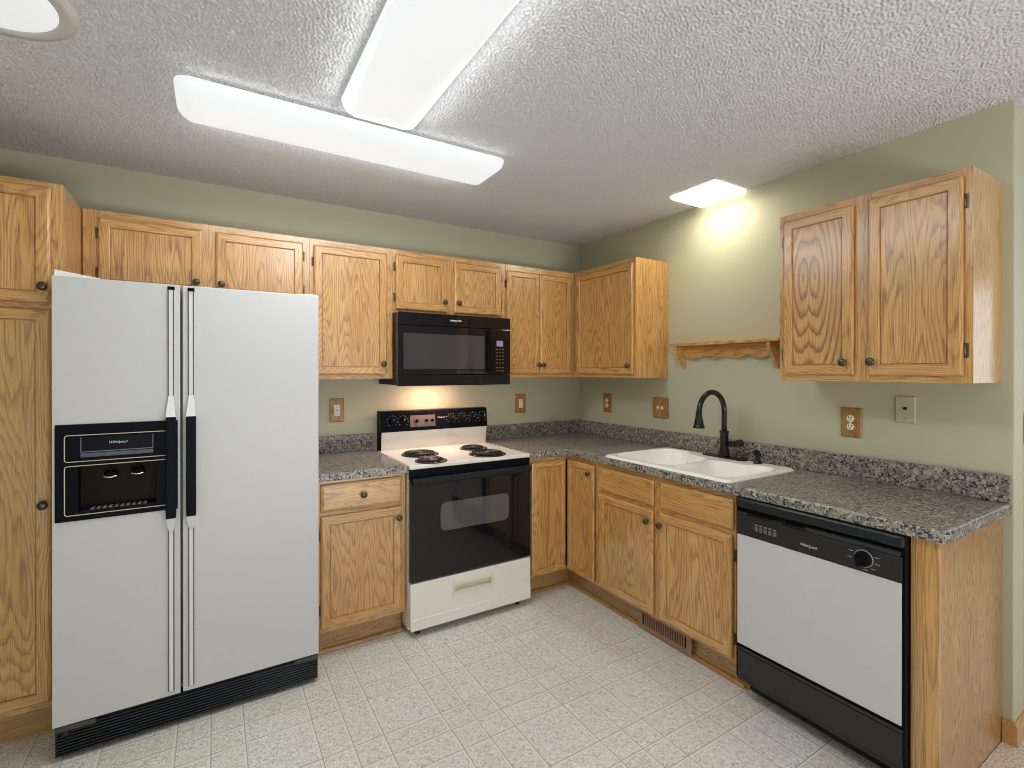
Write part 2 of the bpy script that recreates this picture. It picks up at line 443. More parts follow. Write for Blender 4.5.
# ------------------------------------------------------------------ room shell
H = 2.44
XL, XE, YW, YR = -3.56, 2.6, -2.5475, -5.3
struct(MB().box(XL, 0, -2.5176, 0, -0.05, 0).box(XL, -0.6202, YR, -2.5176, -0.05, 0).build('floor', VINYL), 'light grey patterned vinyl kitchen floor', 'floor')
def carpet():
    b = MB(); b.box(-0.62, XE, YR, YW - .0002, -0.05, 0.008); b.box(-.62, -.0005, YW - .0002, -2.5178, -.05, .008); return b.build('carpet', CARPET)
struct(carpet(), 'beige carpet beyond the end of the right cabinets', 'carpet')
def popcorn_ceiling():
    """slab over the whole room; over the kitchen its underside is a fine relief of sprayed lumps"""
    gx0, gx1, gy0, gy1, st = XL, 0.36, -3.30, 0.0, 0.0040
    nx = int((gx1 - gx0) / st) + 1; ny = int((gy1 - gy0) / st) + 1
    rng = np.random.default_rng(5)
    f = np.fft.rfft2(rng.standard_normal((nx, ny)))
    kx = np.fft.fftfreq(nx, st)[:, None]; ky = np.fft.rfftfreq(ny, st)[None, :]
    k = np.sqrt(kx ** 2 + ky ** 2)
    band = np.exp(-((k - 86.0) / 34.0) ** 2) + 0.25 * np.exp(-(k / 30.0) ** 2)
    h = np.fft.irfft2(f * band, s=(nx, ny)); h /= h.std()
    h = 1.0 / (1.0 + np.exp(-2.2 * (h - 0.1)))            # lumps with flat valleys
    z = H - 0.0080 * h
    X, Y = np.meshgrid(np.linspace(gx0, gx1, nx), np.linspace(gy0, gy1, ny), indexing='ij')
    co = np.stack([X, Y, z], -1).reshape(-1, 3)
    i = np.arange(nx * ny).reshape(nx, ny)
    q = np.stack([i[:-1, :-1], i[:-1, 1:], i[1:, 1:], i[1:, :-1]], -1).reshape(-1, 4)
    ex = []; eq = []
    def slab(x0, x1, y0, y1, z0, z1):
        b = len(co) + len(ex)
        ex.extend([(x, y, zz) for x in (x0, x1) for y in (y0, y1) for zz in (z0, z1)])
        for a in ((0, 1, 3, 2), (4, 6, 7, 5), (0, 4, 5, 1), (2, 3, 7, 6), (0, 2, 6, 4), (1, 5, 7, 3)): eq.append([b + v for v in a])
    slab(XL - .1, XE + .1, YR - .1, .1, H + .001, H + .1)
    slab(gx1, XE + .1, YR - .1, .1, H - .002, H + .001); slab(XL - .1, gx1, YR - .1, gy0, H - .002, H + .001)
    co = np.vstack([co, np.array(ex)]); q = np.vstack([q, np.array(eq)])
    me = bpy.data.meshes.new('ceiling')
    me.vertices.add(len(co)); me.vertices.foreach_set('co', co.astype(np.float32).ravel())
    me.loops.add(q.size); me.loops.foreach_set('vertex_index', q.astype(np.int32).ravel())
    me.polygons.add(len(q)); me.polygons.foreach_set('loop_start', np.arange(0, q.size, 4, dtype=np.int32))
    sm = np.ones(len(q), dtype=bool); sm[-len(eq):] = False
    me.polygons.foreach_set('use_smooth', sm)
    me.update(calc_edges=True); me.validate()
    me.materials.append(CEIL)
    o = bpy.data.objects.new('ceiling', me); COL.objects.link(o); return o
struct(popcorn_ceiling(), 'grey popcorn textured ceiling', 'ceiling')
struct(MB().box(XL - .1, 0.1, 0, 0.1, -0.05, H).build('wall_back', SAGE), 'sage green wall behind the stove', 'wall')
struct(MB().box(0, 0.12, YW, 0, -0.05, H, bev=0.004).build('wall_right', SAGE), 'sage green wall behind the sink', 'wall')
struct(MB().box(0.12, XE + .1, YW, YW + 0.1, -0.05, H).build('wall_dining', SAGE), 'sage green wall turning the corner at the right', 'wall')
struct(MB().box(XL - .1, XL, YR - .1, 0, -0.05, H).build('wall_left', SAGE), 'sage green wall at the left', 'wall')
# rear wall with the patio door opening, dining wall with a window opening
b = MB(); b.box(XL, -3.30, YR - .1, YR, -.05, H); b.box(-0.20, XE, YR - .1, YR, -.05, H); b.box(-3.30, -0.20, YR - .1, YR, 2.12, H)
struct(b.build('wall_rear', GREY_PAINT), 'grey wall behind the camera', 'wall')
b = MB(); b.box(XE, XE + .1, YR, -4.68, -.05, H); b.box(XE, XE + .1, -3.12, YW, -.05, H); b.box(XE, XE + .1, -4.68, -3.12, 2.12, H); b.box(XE, XE + .1, -4.68, -3.12, -.05, 0.78)
struct(b.build('wall_east', GREY_PAINT), 'grey wall of the dining side', 'wall')
b = MB()
for x0, x1 in ((-3.30, -3.24), (-2.30, -2.24), (-1.26, -1.20), (-0.26, -0.20)): b.box(x0, x1, YR - .08, YR - .02, 0, 2.12)
b.box(-3.30, -0.20, YR - .08, YR - .02, 2.06, 2.12); b.box(-3.30, -0.20, YR - .08, YR - .02, 0.0, 0.07)
d = struct(b.build('door_1', FRAMEW), 'white framed glass patio door', 'door')
MB().box(-3.24, -0.26, YR - .053, YR - .047, 0.07, 2.06).build('pane', GLASS, d)
b = MB(); b.box(XE + .02, XE + .08, -4.68, -4.62, .78, 2.12); b.box(XE + .02, XE + .08, -3.18, -3.12, .78, 2.12)
b.box(XE + .02, XE + .08, -4.62, -3.18, .78, .84); b.box(XE + .02, XE + .08, -4.62, -3.18, 2.06, 2.12); b.box(XE + .02, XE + .08, -3.92, -3.88, .84, 2.06)
d = struct(b.build('window_1', FRAMEW), 'white framed dining window', 'window')
MB().box(XE + .047, XE + .053, -4.62, -3.18, .84, 2.06).build('pane', GLASS, d)
# oak baseboard on the wall end and round its corner
b = MB()
prof = [(0, 0), (0, .085), (-.006, .085), (-.012, .075), (-.012, 0)]
b.prism([(YW - 0.0005 + u, v + .0085) for u, v in prof], 'x', -.0115, XE - .01)
b.box(-.012, -.0006, YW - .0005, -2.5185, .0085, .0935)
struct(b.build('baseboard_right', OH), 'oak baseboard along the wall by the carpet', 'baseboard')
# shoe mouldings along the toe kicks (quarter round)
def shoe(name, pts_axis, a, bb, at, sign, label):
    q = [(0, 0.001)] + [(sign * .018 * math.cos(t), .001 + .018 * math.sin(t)) for t in [i * PI / 12 for i in range(7)]]
    b = MB(); b.prism([(at + u, v) for u, v in q], pts_axis, a, bb)
    return struct(b.build(name, OTOE), label, 'trim')

# ------------------------------------------------------------------ cabinet pieces (front is local -y)
T = 0.019
def raised_front(w, h, frame=0.042, slab=False, panel=OP, rail=OH, stile=OV):
    """door or drawer-front mesh, local corner at (0,0), back on y=0, front on y=-T"""
    if slab: R = [(.005, 0), (.005, -.006), (0, -.0075), (0, -.0120), (.004, -.0155), (.011, -.0175), (.013, -T)]
    else: R = [(.005, 0), (.005, -.006), (0, -.0075), (0, -.0125), (.003, -.0165), (.009, -T), (frame - .002, -T), (frame, -.0175), (frame + .0015, -.0085), (frame + .003, -.0085), (frame + .004, -.0115)]
    bm = bmesh.new(); L = []
    for i, y in R:
        L.append([bm.verts.new(p) for p in ((i, y, i), (w - i, y, i), (w - i, y, h - i), (i, y, h - i))])
    for a, c in zip(L, L[1:]):
        for k in range(4):
            f = bm.faces.new((a[k], a[(k + 1) % 4], c[(k + 1) % 4], c[k]))
            f.material_index = 0 if k in (1, 3) else 1
            if slab: f.material_index = 1
    bm.faces.new(list(reversed(L[0]))).material_index = 0
    bm.faces.new(L[-1]).material_index = 1 if slab else 2
    m = MB(); m.bm.free(); m.bm = bm
    return m, [stile, rail, panel]

def add_knob(parent, x, z):
    b = MB()
    b.lathe([(.0075, 0), (.006, .004), (.0055, .010), (.010, .013), (.0155, .016), (.0165, .020), (.0145, .025), (.008, .028), (.0, .0287)][:-1], (0, 0, 0), 'y', 18)
    return b.build('knob', BRONZE, parent, (x, -T, z))
def add_hinge(parent, x, z, side):
    b = MB()      # leaf on the frame plus a barrel against the door edge
    b.box(0 if side > 0 else -.012, .012 if side > 0 else 0, -.0022, 0, -.026, .026)
    b.tube([(side * .003, -.006, -.022), (side * .003, -.006, .022)], .0034, 8)
    return b.build('hinge', HINGE, parent, (x, 0, z))

def door(parent, x0, x1, z0, z1, yface, hinge='l', knob=('r', 'b'), hinges=True, panel=OP, name='door', kx=.024, kz=.06, frame=.042):
    w, h = x1 - x0, z1 - z0
    m, mats = raised_front(w, h, frame, panel=panel)
    d = m.build(name, mats, parent, (x0, yface, z0))
    if knob: add_knob(d, (w - kx) if knob[0] == 'r' else kx, kz if knob[1] == 'b' else h - kz)
    if hinges:
        e = min(.09, h * .22)
        for z in (e, h - e): add_hinge(d, 0 if hinge == 'l' else w, z, -1 if hinge == 'l' else 1)
    return d
def drawer(parent, x0, x1, z0, z1, yface, knob=True):
    w, h = x1 - x0, z1 - z0
    m, mats = raised_front(w, h, slab=True)
    d = m.build('drawer_front', mats, parent, (x0, yface, z0))
    if knob: add_knob(d, w / 2, h / 2)
    return d
def carcass(parent, w, depth, z0, z1, top=True, ff=.019, mats=None):
    """hollow box of side, bottom, top and back panels behind a face frame"""
    b = MB(); t = .016; yf = -depth + ff
    b.box(0, t, yf, -.0015, z0, z1); b.box(w - t, w, yf, -.0015, z0, z1)
    b.box(t, w - t, -.008, -.0015, z0, z1); b.box(t, w - t, yf, -.008, z0, z0 + t)
    if top: b.box(t, w - t, yf, -.008, z1 - t, z1)
    return b.build('carcass', mats or OV, parent)
def face_frame(parent, w, depth, z0, z1, stiles, rails, ff=.019):
    """stiles: list of (x0,x1); rails: list of (z0,z1) filling between the outer stiles"""
    b = MB(); y0, y1 = -depth, -depth + ff
    for x0, x1 in stiles: b.box(x0, x1, y0, y1, z0, z1, 0)
    xs = sorted(stiles)
    for za, zb in rails:
        for (a0, a1), (c0, c1) in zip(xs, xs[1:]): b.box(a1, c0, y0, y1, za, zb, 1)
    return b.build('face_frame', [OV, OH], parent)

DU = 0.298; ZB = 1.371; ZT = 2.134
RR = -PI / 2        # things on the right wall are built along local x = -(world y)
DB = 0.6065; ZK = 0.131; ZC = 0.8745

# --- pantry
px0, px1 = -3.53, -3.0625
t = thing('pantry_cabinet', 'tall oak pantry cabinet at the left of the refrigerator', 'cabinet', (px0, 0, 0))
w = px1 - px0; dp = .612
carcass(t, w, dp, ZK, ZT); face_frame(t, w, dp, ZK, ZT, [(0, .04), (w - .04, w)], [(ZK, ZK + .04), (1.63, 1.69), (ZT - .035, ZT)])
door(t, .03, w - .032, 1.673, 2.112, -dp, 'l', ('r', 'b'), kx=.02)
dl_ = door(t, .03, w - .032, .155, 1.650, -dp, 'l', None, kx=.02)
add_knob(dl_, w - .062 - .02, .909 - .155)
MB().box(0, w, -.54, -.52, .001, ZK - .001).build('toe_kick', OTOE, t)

# --- cabinet over the refrigerator
fx0, fx1 = -3.0585, -2.1225
t = thing('wall_cabinet', 'short double door oak cabinet above the refrigerator', 'cabinet', (fx0, 0, 0), group='oak wall cabinets')
w = fx1 - fx0; zmb = 1.752
L = lambda x: x - fx0
carcass(t, w, DU, zmb, ZT); face_frame(t, w, DU, zmb, ZT, [(0, L(-2.994)), (L(-2.622), L(-2.546)), (L(-2.168), w)], [(zmb, zmb + .04), (ZT - .045, ZT)])
door(t, L(-3.004), L(-2.612), 1.782, 2.101, -DU, 'l', ('r', 'b'))
door(t, L(-2.556), L(-2.156), 1.782, 2.101, -DU, 'r', ('l', 'b'))

# --- tall single-door cabinet
tx0, tx1 = -2.1215, -1.6635
t = thing('wall_cabinet', 'single door oak wall cabinet between refrigerator and microwave', 'cabinet', (tx0, 0, 0), group='oak wall cabinets')
w = tx1 - tx0; L = lambda x: x - tx0
carcass(t, w, DU, ZB, ZT); face_frame(t, w, DU, ZB, ZT, [(0, .032), (w - .045, w)], [(ZB, ZB + .035), (ZT - .045, ZT)])
door(t, L(-2.101), L(-1.700), 1.395, 2.100, -DU, 'l', ('r', 'b'))

# --- cabinet over the microwave
mx0, mx1 = -1.6625, -.8875
t = thing('wall_cabinet', 'short double door oak cabinet directly above the black microwave', 'cabinet', (mx0, 0, 0), group='oak wall cabinets')
w = mx1 - mx0; L = lambda x: x - mx0
carcass(t, w, DU, 1.7606, ZT); face_frame(t, w, DU, 1.7606, ZT, [(0, .03), (L(-1.327), L(-1.259)), (w - .05, w)], [(1.7606, 1.795), (ZT - .045, ZT)])
door(t, L(-1.648), L(-1.317), 1.781, 2.103, -DU, 'l', ('r', 'b'))
door(t, L(-1.269), L(-.927), 1.781, 2.103, -DU, 'r', ('l', 'b'))

# --- blind corner cabinet on the back wall
cx0 = -.8865
t = thing('wall_cabinet', 'oak wall cabinet with two narrow doors in the corner, right of the microwave', 'cabinet', (cx0, 0, 0), group='oak wall cabinets')
w = -.0015 - cx0; L = lambda x: x - cx0
carcass(t, w, DU, ZB, ZT); face_frame(t, L(-.2985), DU, ZB, ZT, [(0, .03), (L(-.35), L(-.2985))], [(ZB, ZB + .035), (ZT - .045, ZT)])
door(t, L(-.883), L(-.6165), 1.396, 2.093, -DU, 'l', ('r', 'b'), kx=.018, frame=.038)
door(t, L(-.6125), L(-.341), 1.396, 2.093, -DU, 'r', ('l', 'b'), kx=.018, frame=.038, hinges=False)

# --- short cabinet on the right wall next to the corner
ry0, ry1 = .299, .910
t = thing('wall_cabinet', 'single door oak wall cabinet in the corner on the sink wall, side panel showing', 'cabinet', (0, -ry0, 0), RR, group='oak wall cabinets')
w = ry1 - ry0
carcass(t, w, DU, ZB, ZT); face_frame(t, w, DU, ZB, ZT, [(0, .05), (w - .035, w)], [(ZB, ZB + .035), (ZT - .045, ZT)])
door(t, .040, .899 - ry0, 1.394, 2.102, -DU, 'l', ('r', 'b'), kx=.03, kz=.055)

# --- right wall cabinet with two doors
r0, r1 = 1.829, 2.513
t = thing('wall_cabinet', 'large double door oak wall cabinet above the dishwasher end of the counter', 'cabinet', (0, -r0, 0), RR, group='oak wall cabinets')
w = r1 - r0
carcass(t, w, DU, ZB, ZT); face_frame(t, w, DU, ZB, ZT, [(0, .035), (.305, .375), (w - .035, w)], [(ZB, ZB + .035), (ZT - .04, ZT)])
door(t, .022, .314, 1.399, 2.103, -DU, 'l', ('r', 'b'), panel=OBOOK, kx=.032, kz=.052)
door(t, .365, .660, 1.397, 2.105, -DU, 'r', ('l', 'b'), kx=.018, kz=.055)

# --- base cabinet left of the stove
bx0, bx1 = -2.150, -1.692
t = thing('base_cabinet', 'oak base cabinet with one drawer and one door between refrigerator and stove', 'cabinet', (bx0, 0, 0), group='oak base cabinets')
w = bx1 - bx0; L = lambda x: x - bx0
carcass(t, w, DB, ZK, ZC); face_frame(t, w, DB, ZK, ZC, [(0, .036), (w - .036, w)], [(ZK, .170), (.695, .735), (.845, ZC)])
drawer(t, L(-2.122), L(-1.716), .724, .858, -DB)
door(t, L(-2.122), L(-1.717), .155, .701, -DB, 'l', ('r', 't'), kx=.02, kz=.055)
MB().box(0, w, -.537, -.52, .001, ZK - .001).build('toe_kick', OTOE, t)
shoe('trim_1', 'x', bx0, bx1, -.5375, -1, 'oak shoe moulding under the left base cabinet')

# --- corner base cabinet with folding door
t = thing('base_cabinet', 'oak corner base cabinet with a folding two leaf door right of the stove', 'cabinet', (0, 0, 0), group='oak base cabinets')
b = MB(); k = .016
b.box(-.925, -.925 + k, -DB + .019, -.0015, ZK, ZC); b.box(-.925 + k, -.0015, -.008, -.0015, ZK, ZC); b.box(-.008, -.0015, -.905, -.008, ZK, ZC)
b.box(-.925 + k, -.008, -DB + .02, -.008, ZK, ZK + k); b.box(-DB + .02, -.008, -.905, -DB + .02, ZK, ZK + k); b.box(-DB + .019, -.008, -.905, -.905 + k, ZK + k, ZC)
b.build('carcass', OV, t)
b = MB(); b.box(-.925, -.890, -DB, -DB + .019, ZK, ZC, 0); b.box(-.890, -DB + .019, -DB, -DB + .019, ZC - .03, ZC, 1); b.box(-.890, -DB + .019, -DB, -DB + .019, ZK, ZK + .02, 1)
b.box(-DB, -DB + .019, -.905, -.886, ZK, ZC, 0); b.box(-DB, -DB + .019, -.886, -DB, ZC - .03, ZC, 0); b.box(-DB, -DB + .019, -.886, -DB, ZK, ZK + .02, 0)
b.build('face_frame', [OV, OH], t)
m, mats = raised_front(.2632, .705, .036); d = m.build('door', mats, t, (-.8900, -DB + .0005, .142))
m, mats = raised_front(.2575, .705, .036); d = m.build('door', mats, t, (-DB + .0005, -.6285, .142), RR)
add_knob(d, .2575 - .038, .705 - .055)
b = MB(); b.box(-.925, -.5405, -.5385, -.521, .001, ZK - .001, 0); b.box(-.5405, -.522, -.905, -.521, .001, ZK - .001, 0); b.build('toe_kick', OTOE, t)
shoe('trim_2', 'x', -.925, -.5410, -.539, -1, 'oak shoe moulding right of the stove')

# --- sink base
s0, s1 = .9055, 1.832
t = thing('base_cabinet', 'oak sink base cabinet with two false drawer fronts and two doors', 'cabinet', (0, -s0, 0), RR, group='oak base cabinets')
w = s1 - s0; L = lambda y: y - s0
carcass(t, w, DB, ZK, ZC, top=False); face_frame(t, w, DB, ZK, ZC, [(0, .035), (L(1.340), L(1.405)), (L(1.795), w)], [(ZK, .165), (.685, .725), (.84, ZC)])
drawer(t, L(.931), L(1.351), .715, .846, -DB, False); drawer(t, L(1.395), L(1.806), .717, .847, -DB, False)
door(t, L(.931), L(1.347), .143, .690, -DB, 'l', ('r', 't'), kx=.03, kz=.06)
door(t, L(1.392), L(1.802), .145, .691, -DB, 'r', ('l', 't'), kx=.012, kz=.06)
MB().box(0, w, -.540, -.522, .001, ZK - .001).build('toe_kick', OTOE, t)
shoe('trim_3', 'y', -1.815, -.5585, -.5405, -1, 'oak shoe moulding under the sink cabinet')

# --- vent register in the toe kick
t = thing('floor_register', 'brown slotted air register in the toe kick under the sink', 'vent', (0, -1.195, 0), RR)
b = MB(); W_ = .35; zz0, zz1 = .012, .108; yb, yf = -.5615, -.568
b.box(0, W_, yb, yf, zz0, zz0 + .022); b.box(0, W_, yb, yf, zz1 - .014, zz1); b.box(0, .03, yb, yf, zz0 + .022, zz1 - .014); b.box(W_ - .03, W_, yb, yf, zz0 + .022, zz1 - .014)
n = 19; st = (W_ - .06) / n
for i in range(1, n): b.box(.03 + i * st - .0035, .03 + i * st + .0035, yb, yf, zz0 + .022, zz1 - .014)
b.build('grille', REGM, t)
MB().box(.01, W_ - .01, -.5592, -.5605, .02, .1).build('duct_opening', DARK, t)

# --- end panel
t = thing('end_panel', 'oak end panel closing the counter run beside the dishwasher', 'cabinet panel', (0, -2.442, 0), RR)
MB().box(0, .0745, -DB, -DB + .019, .0085, ZC, bev=.001).build('front_stile', oak('oak_stile', 'z', 1.0, scale=.7), t)
b = MB(); b.box(.0585, .0745, -DB + .0192, -.0015, .0085, ZC); b.box(0, .016, -DB + .0192, -.0015, .0085, ZC); b.build('side_panel', oak('oak_side', 'z', 1.5, scale=1.6, tint=.78), t)

# ------------------------------------------------------------------ countertops
def counter(name, outer, hole, z0, z1, parent, bevel_ok):
    bm = bmesh.new()
    def loop(pts):
        v = [bm.verts.new((x, y, z1)) for x, y in pts]
        return [bm.edges.new((v[i], v[(i + 1) % len(v)])) for i in range(len(v))]
    es = loop(outer)
    if hole: es += loop(hole)
    bmesh.ops.triangle_fill(bm, edges=es, use_beauty=True, normal=(0, 0, 1))
    top = list(bm.faces)
    g = bmesh.ops.extrude_face_region(bm, geom=top)
    for v in [q for q in g['geom'] if isinstance(q, bmesh.types.BMVert)]: v.co.z = z0
    bmesh.ops.recalc_face_normals(bm, faces=bm.faces)
    sel = [e for e in bm.edges if all(abs(v.co.z - z1) < 1e-6 for v in e.verts) and len(e.link_faces) == 2 and any(abs(f.normal.z) < .5 for f in e.link_faces) and bevel_ok(e)]
    bmesh.ops.bevel(bm, geom=sel, offset=.010, segments=4, affect='EDGES', profile=.5)
    m = MB(); m.bm.free(); m.bm = bm
    return m.build(name, GRANITE, parent)
CZ0, CZ1 = .8765, .916
front = lambda e: all(v.co.y < -.6 or v.co.x < -.6 for v in e.verts) and all(v.co.y < -.02 for v in e.verts)
t = thing('countertop', 'short speckled grey laminate countertop left of the stove', 'countertop', (-2.150, 0, 0), group='speckled laminate countertops')
counter('worktop', [(0, -.0015), (0, -.633), (.4575, -.633), (.4575, -.0015)], None, CZ0, CZ1, t, lambda e: all(v.co.y < -.6 for v in e.verts))
MB().box(0, .4575, -.022, -.0015, CZ1 + .0003, 1.0187, bev=.003).build('backsplash', GRANITE, t)
t = thing('countertop', 'long L shaped speckled grey laminate countertop holding the sink', 'countertop', (0, 0, 0), group='speckled laminate countertops')
ye = -2.541
outer = [(-.9275, -.0015), (-.9275, -.633), (-.645, -.633), (-.636, -.636), (-.633, -.645), (-.633, ye + .03), (-.624, ye + .009), (-.603, ye), (-.0015, ye), (-.0015, -.0015)]
hole = [(-.608, -.983), (-.608, -1.773), (-.088, -1.773), (-.088, -.983)]
def ok2(e):
    for v in e.verts:
        x, y = v.co.x, v.co.y
        if x > -.62 and y > ye + .02 and not (y < -.62 and x < -.62): return False
        if x < -.92 and y > -.6: return False
    return all(v.co.y < -.62 for v in e.verts)
counter('worktop', outer, hole, CZ0, CZ1, t, ok2)
b = MB(); b.box(-.9275, -.022, -.022, -.0015, CZ1 + .0003, 1.0187, bev=.003); b.box(-.022, -.0015, ye, -.0015, CZ1 + .0003, 1.0187, bev=.003)
b.build('backsplash', GRANITE, t)

# ------------------------------------------------------------------ sink
def sink():
    x0, x1, y0, y1 = -.624, -.072, -1.788, -.968
    zr = CZ1 + .0115
    def sdbox(x, y, bx0, bx1, by0, by1, r):
        cx, cy = (bx0 + bx1) / 2, (by0 + by1) / 2
        qx, qy = abs(x - cx) - (bx1 - bx0) / 2 + r, abs(y - cy) - (by1 - by0) / 2 + r
        return math.hypot(max(qx, 0), max(qy, 0)) + min(max(qx, qy), 0) - r
    def smin(a, c, k):
        h = max(k - abs(a - c), 0) / k; return min(a, c) - h * h * k / 4
    sm = lambda t: (lambda q: q * q * (3 - 2 * q))(min(1, max(0, t)))
    def height(x, y):
        d1 = smin(sdbox(x, y, -.578, -.20, -1.375, -1.010, .06), sdbox(x, y, -.50, -.116, -1.20, -1.015, .08), .14)
        d2 = smin(sdbox(x, y, -.578, -.215, -1.745, -1.425, .06), sdbox(x, y, -.50, -.165, -1.745, -1.62, .05), .06)
        du = smin(d1, d2, .12)
        z = zr
        z -= .120 * sm((-du) / .045)
        z -= .057 * sm((-d1 - .008) / .075)
        z -= .037 * sm((-d2 - .008) / .075)
        e = min(x - x0, x1 - x, y - y0, y1 - y)           # rolled outer rim
        z -= .011 * (1 - sm(e / .012)) 
        return z
    nx, ny = 171, 251
    bm = bmesh.new(); g = []
    R = .035
    for i in range(nx):
        row = []
        for j in range(ny):
            x = x0 + (x1 - x0) * i / (nx - 1); y = y0 + (y1 - y0) * j / (ny - 1)
            z = height(x, y)
            # rounded plan corners
            cx = min(max(x, x0 + R), x1 - R); cy = min(max(y, y0 + R), y1 - R)
            dx, dy = x - cx, y - cy
            if dx and dy:
                m_ = max(abs(dx), abs(dy)); d = math.hypot(dx, dy); s_ = m_ / d
                x, y = cx + dx * s_, cy + dy * s_
            row.append(bm.verts.new((x, y, z)))
        g.append(row)
    for i in range(nx - 1):
        for j in range(ny - 1):
            f = bm.faces.new((g[i][j], g[i + 1][j], g[i + 1][j + 1], g[i][j + 1])); f.smooth = True
    m = MB(); m.bm.free(); m.bm = bm
    return m
t = thing('sink', 'white double bowl drop-in sink set in the speckled counter', 'sink', (0, 0, 0))
sk = sink(); 
o = sk.build('basin', SINKM, t)
sol = o.modifiers.new('thick', 'SOLIDIFY'); sol.thickness = .005; sol.offset = -1 
for yy, zz in ((-1.20, CZ1 + .0115 - .177), (-1.59, CZ1 + .0115 - .157)):
    MB().lathe([(.042, .0005), (.040, .003), (.030, .002), (.028, .001)], (-.38, yy, zz), 'z', 24).build('drain', CHROME, t)

# ------------------------------------------------------------------ faucet
t = thing('faucet', 'dark bronze gooseneck faucet with pull-down spray head behind the sink', 'faucet', (-.112, -1.405, CZ1 + .0118))
b = MB(); b.prism([(u, v) for u, v in rrect(-.028, .028, -.135, .135, .026, 6)], 'z', 0, .008); b.build('deck_plate', FAUC, t)
MB().lathe([(.030, .0085), (.028, .02), (.025, .035), (.023, .055), (.0225, .135), (.0255, .140), (.0255, .150), (.018, .153)], (0, 0, 0), 'z', 24).build('body', FAUC, t)
pts = [(0, 0, .15 + .02 * i) for i in range(5)] + [(0, 0, .255)]
Rg = .108; zc = .262
for i in range(0, 17):
    a = PI * i / 16 * .97
    pts.append((-Rg + Rg * math.cos(a), 0, zc + Rg * math.sin(a)))
ex, _, ez = pts[-1]
pts.append((ex - .002, 0, ez - .006))
MB().tube(pts, .0145, 16).build('spout', FAUC, t)
MB().lathe([(.0155, 0), (.0165, -.006), (.0165, -.012), (.0175, -.03), (.027, -.078), (.030, -.084), (.030, -.090), (.024, -.092)], (ex - .003, 0, ez - .002), 'z', 20).build('spray_head', FAUC, t)
b = MB(); b.tube([(0, -.018, .080), (0, -.055, .083), (0, -.075, .086)], [.014, .0155, .0155], 16); b.tube([(-.002, -.075, .088), (-.004, -.090, .092), (-.005, -.108, .095), (-.006, -.113, .096)], [.0165, .020, .020, .015], 16); b.build('handle', FAUC, t)
t = thing('soap_dispenser', 'short dark bronze soap dispenser right of the faucet', 'soap dispenser', (-.118, -1.607, CZ1 + .0118))
b = MB(); b.lathe([(.022, 0), (.021, .006), (.015, .012), (.013, .03), (.015, .034), (.018, .038), (.018, .052), (.014, .056)], (0, 0, 0), 'z', 20); b.build('body', FAUC, t)
MB().tube([(0, 0, .0565), (-.004, .0, .064), (-.02, .003, .063), (-.034, .005, .060)], [.013, .010, .008, .006], 12).build('nozzle', FAUC, t)

# ------------------------------------------------------------------ refrigerator
t = thing('refrigerator', 'white side by side refrigerator with black ice and water dispenser', 'refrigerator', (0, 0, 0))
RX0, RX1, RYF, RYB = -3.0605, -2.158, -.776, -.035
DT = .055
b = MB(); b.box(RX0 + .006, RX1 - .004, RYF + DT + .012, RYB, .028, 1.735, bev=.004)
for x in (RX0 + .06, RX1 - .06):
    for y in (-.66, -.10): b.box(x - .025, x + .025, y - .025, y + .025, .001, .028)
b.build('body', APPL, t)
GX0, GX1 = -2.6795, -2.6715
# freezer door with a cut-out for the dispenser
dx0, dx1, dz0, dz1 = -3.040, -2.735, .880, 1.208
b = MB()
b.box(RX0, dx0, RYF, RYF + DT, .130, 1.757); b.box(dx1, GX0, RYF, RYF + DT, .130, 1.757)
b.box(dx0, dx1, RYF, RYF + DT, .130, dz0); b.box(dx0, dx1, RYF, RYF + DT, dz1, 1.757)
bmesh.ops.remove_doubles(b.bm, verts=b.bm.verts, dist=1e-5)
b.build('door', APPL, t)
b = MB(); b.box(GX1, RX1, RYF, RYF + DT, .130, 1.757, bev=.004, seg=3); b.build('door', APPL, t)
b = MB(); b.box(RX0 + .012, RX1 - .012, RYF + DT, RYF + DT + .012, .14, 1.745); b.build('gasket', GREYM, t)
# handles: recessed track, chrome ends and black grip
for hx0, hx1, nm in ((-2.7235, -2.694, 'l'), (-2.657, -2.628, 'r')):
    c = (hx0 + hx1) / 2
    b = MB()
    b.box(hx0 + .004, hx1 - .004, RYF - .003, RYF - .0002, .150, 1.735, 0)                 # white track strip
    for x in (hx0 + .004, hx1 - .008): b.box(x - .0005, x + .0035, RYF - .006, RYF - .003, .150, 1.735, 1)   # thin grey ribs
    b.box(hx0 + .003, hx1 - .003, RYF - .007, RYF - .0002, 1.735, 1.748, 2)
    for za, zb, wa, wb in ((1.318, 1.235, .008, .0165), (.785, .838, .008, .0165)):
        b.rings([[(c - wa, RYF - .006, za), (c + wa, RYF - .006, za), (c + wa, RYF - .012, za), (c - wa, RYF - .012, za)],
                 [(c - wb, RYF - .006, zb), (c + wb, RYF - .006, zb), (c + wb, RYF - .036, zb), (c - wb, RYF - .036, zb)]], 3)
    b.box(c - .0165, c + .0165, RYF - .036, RYF - .006, .838, 1.235, 2, bev=.004)
    b.build('handle', [TRIMW, plain('track_rib', srgb(88, 88, 92), .4), BLACKP, plain('handle_cap', srgb(225, 226, 230), .25)], t)
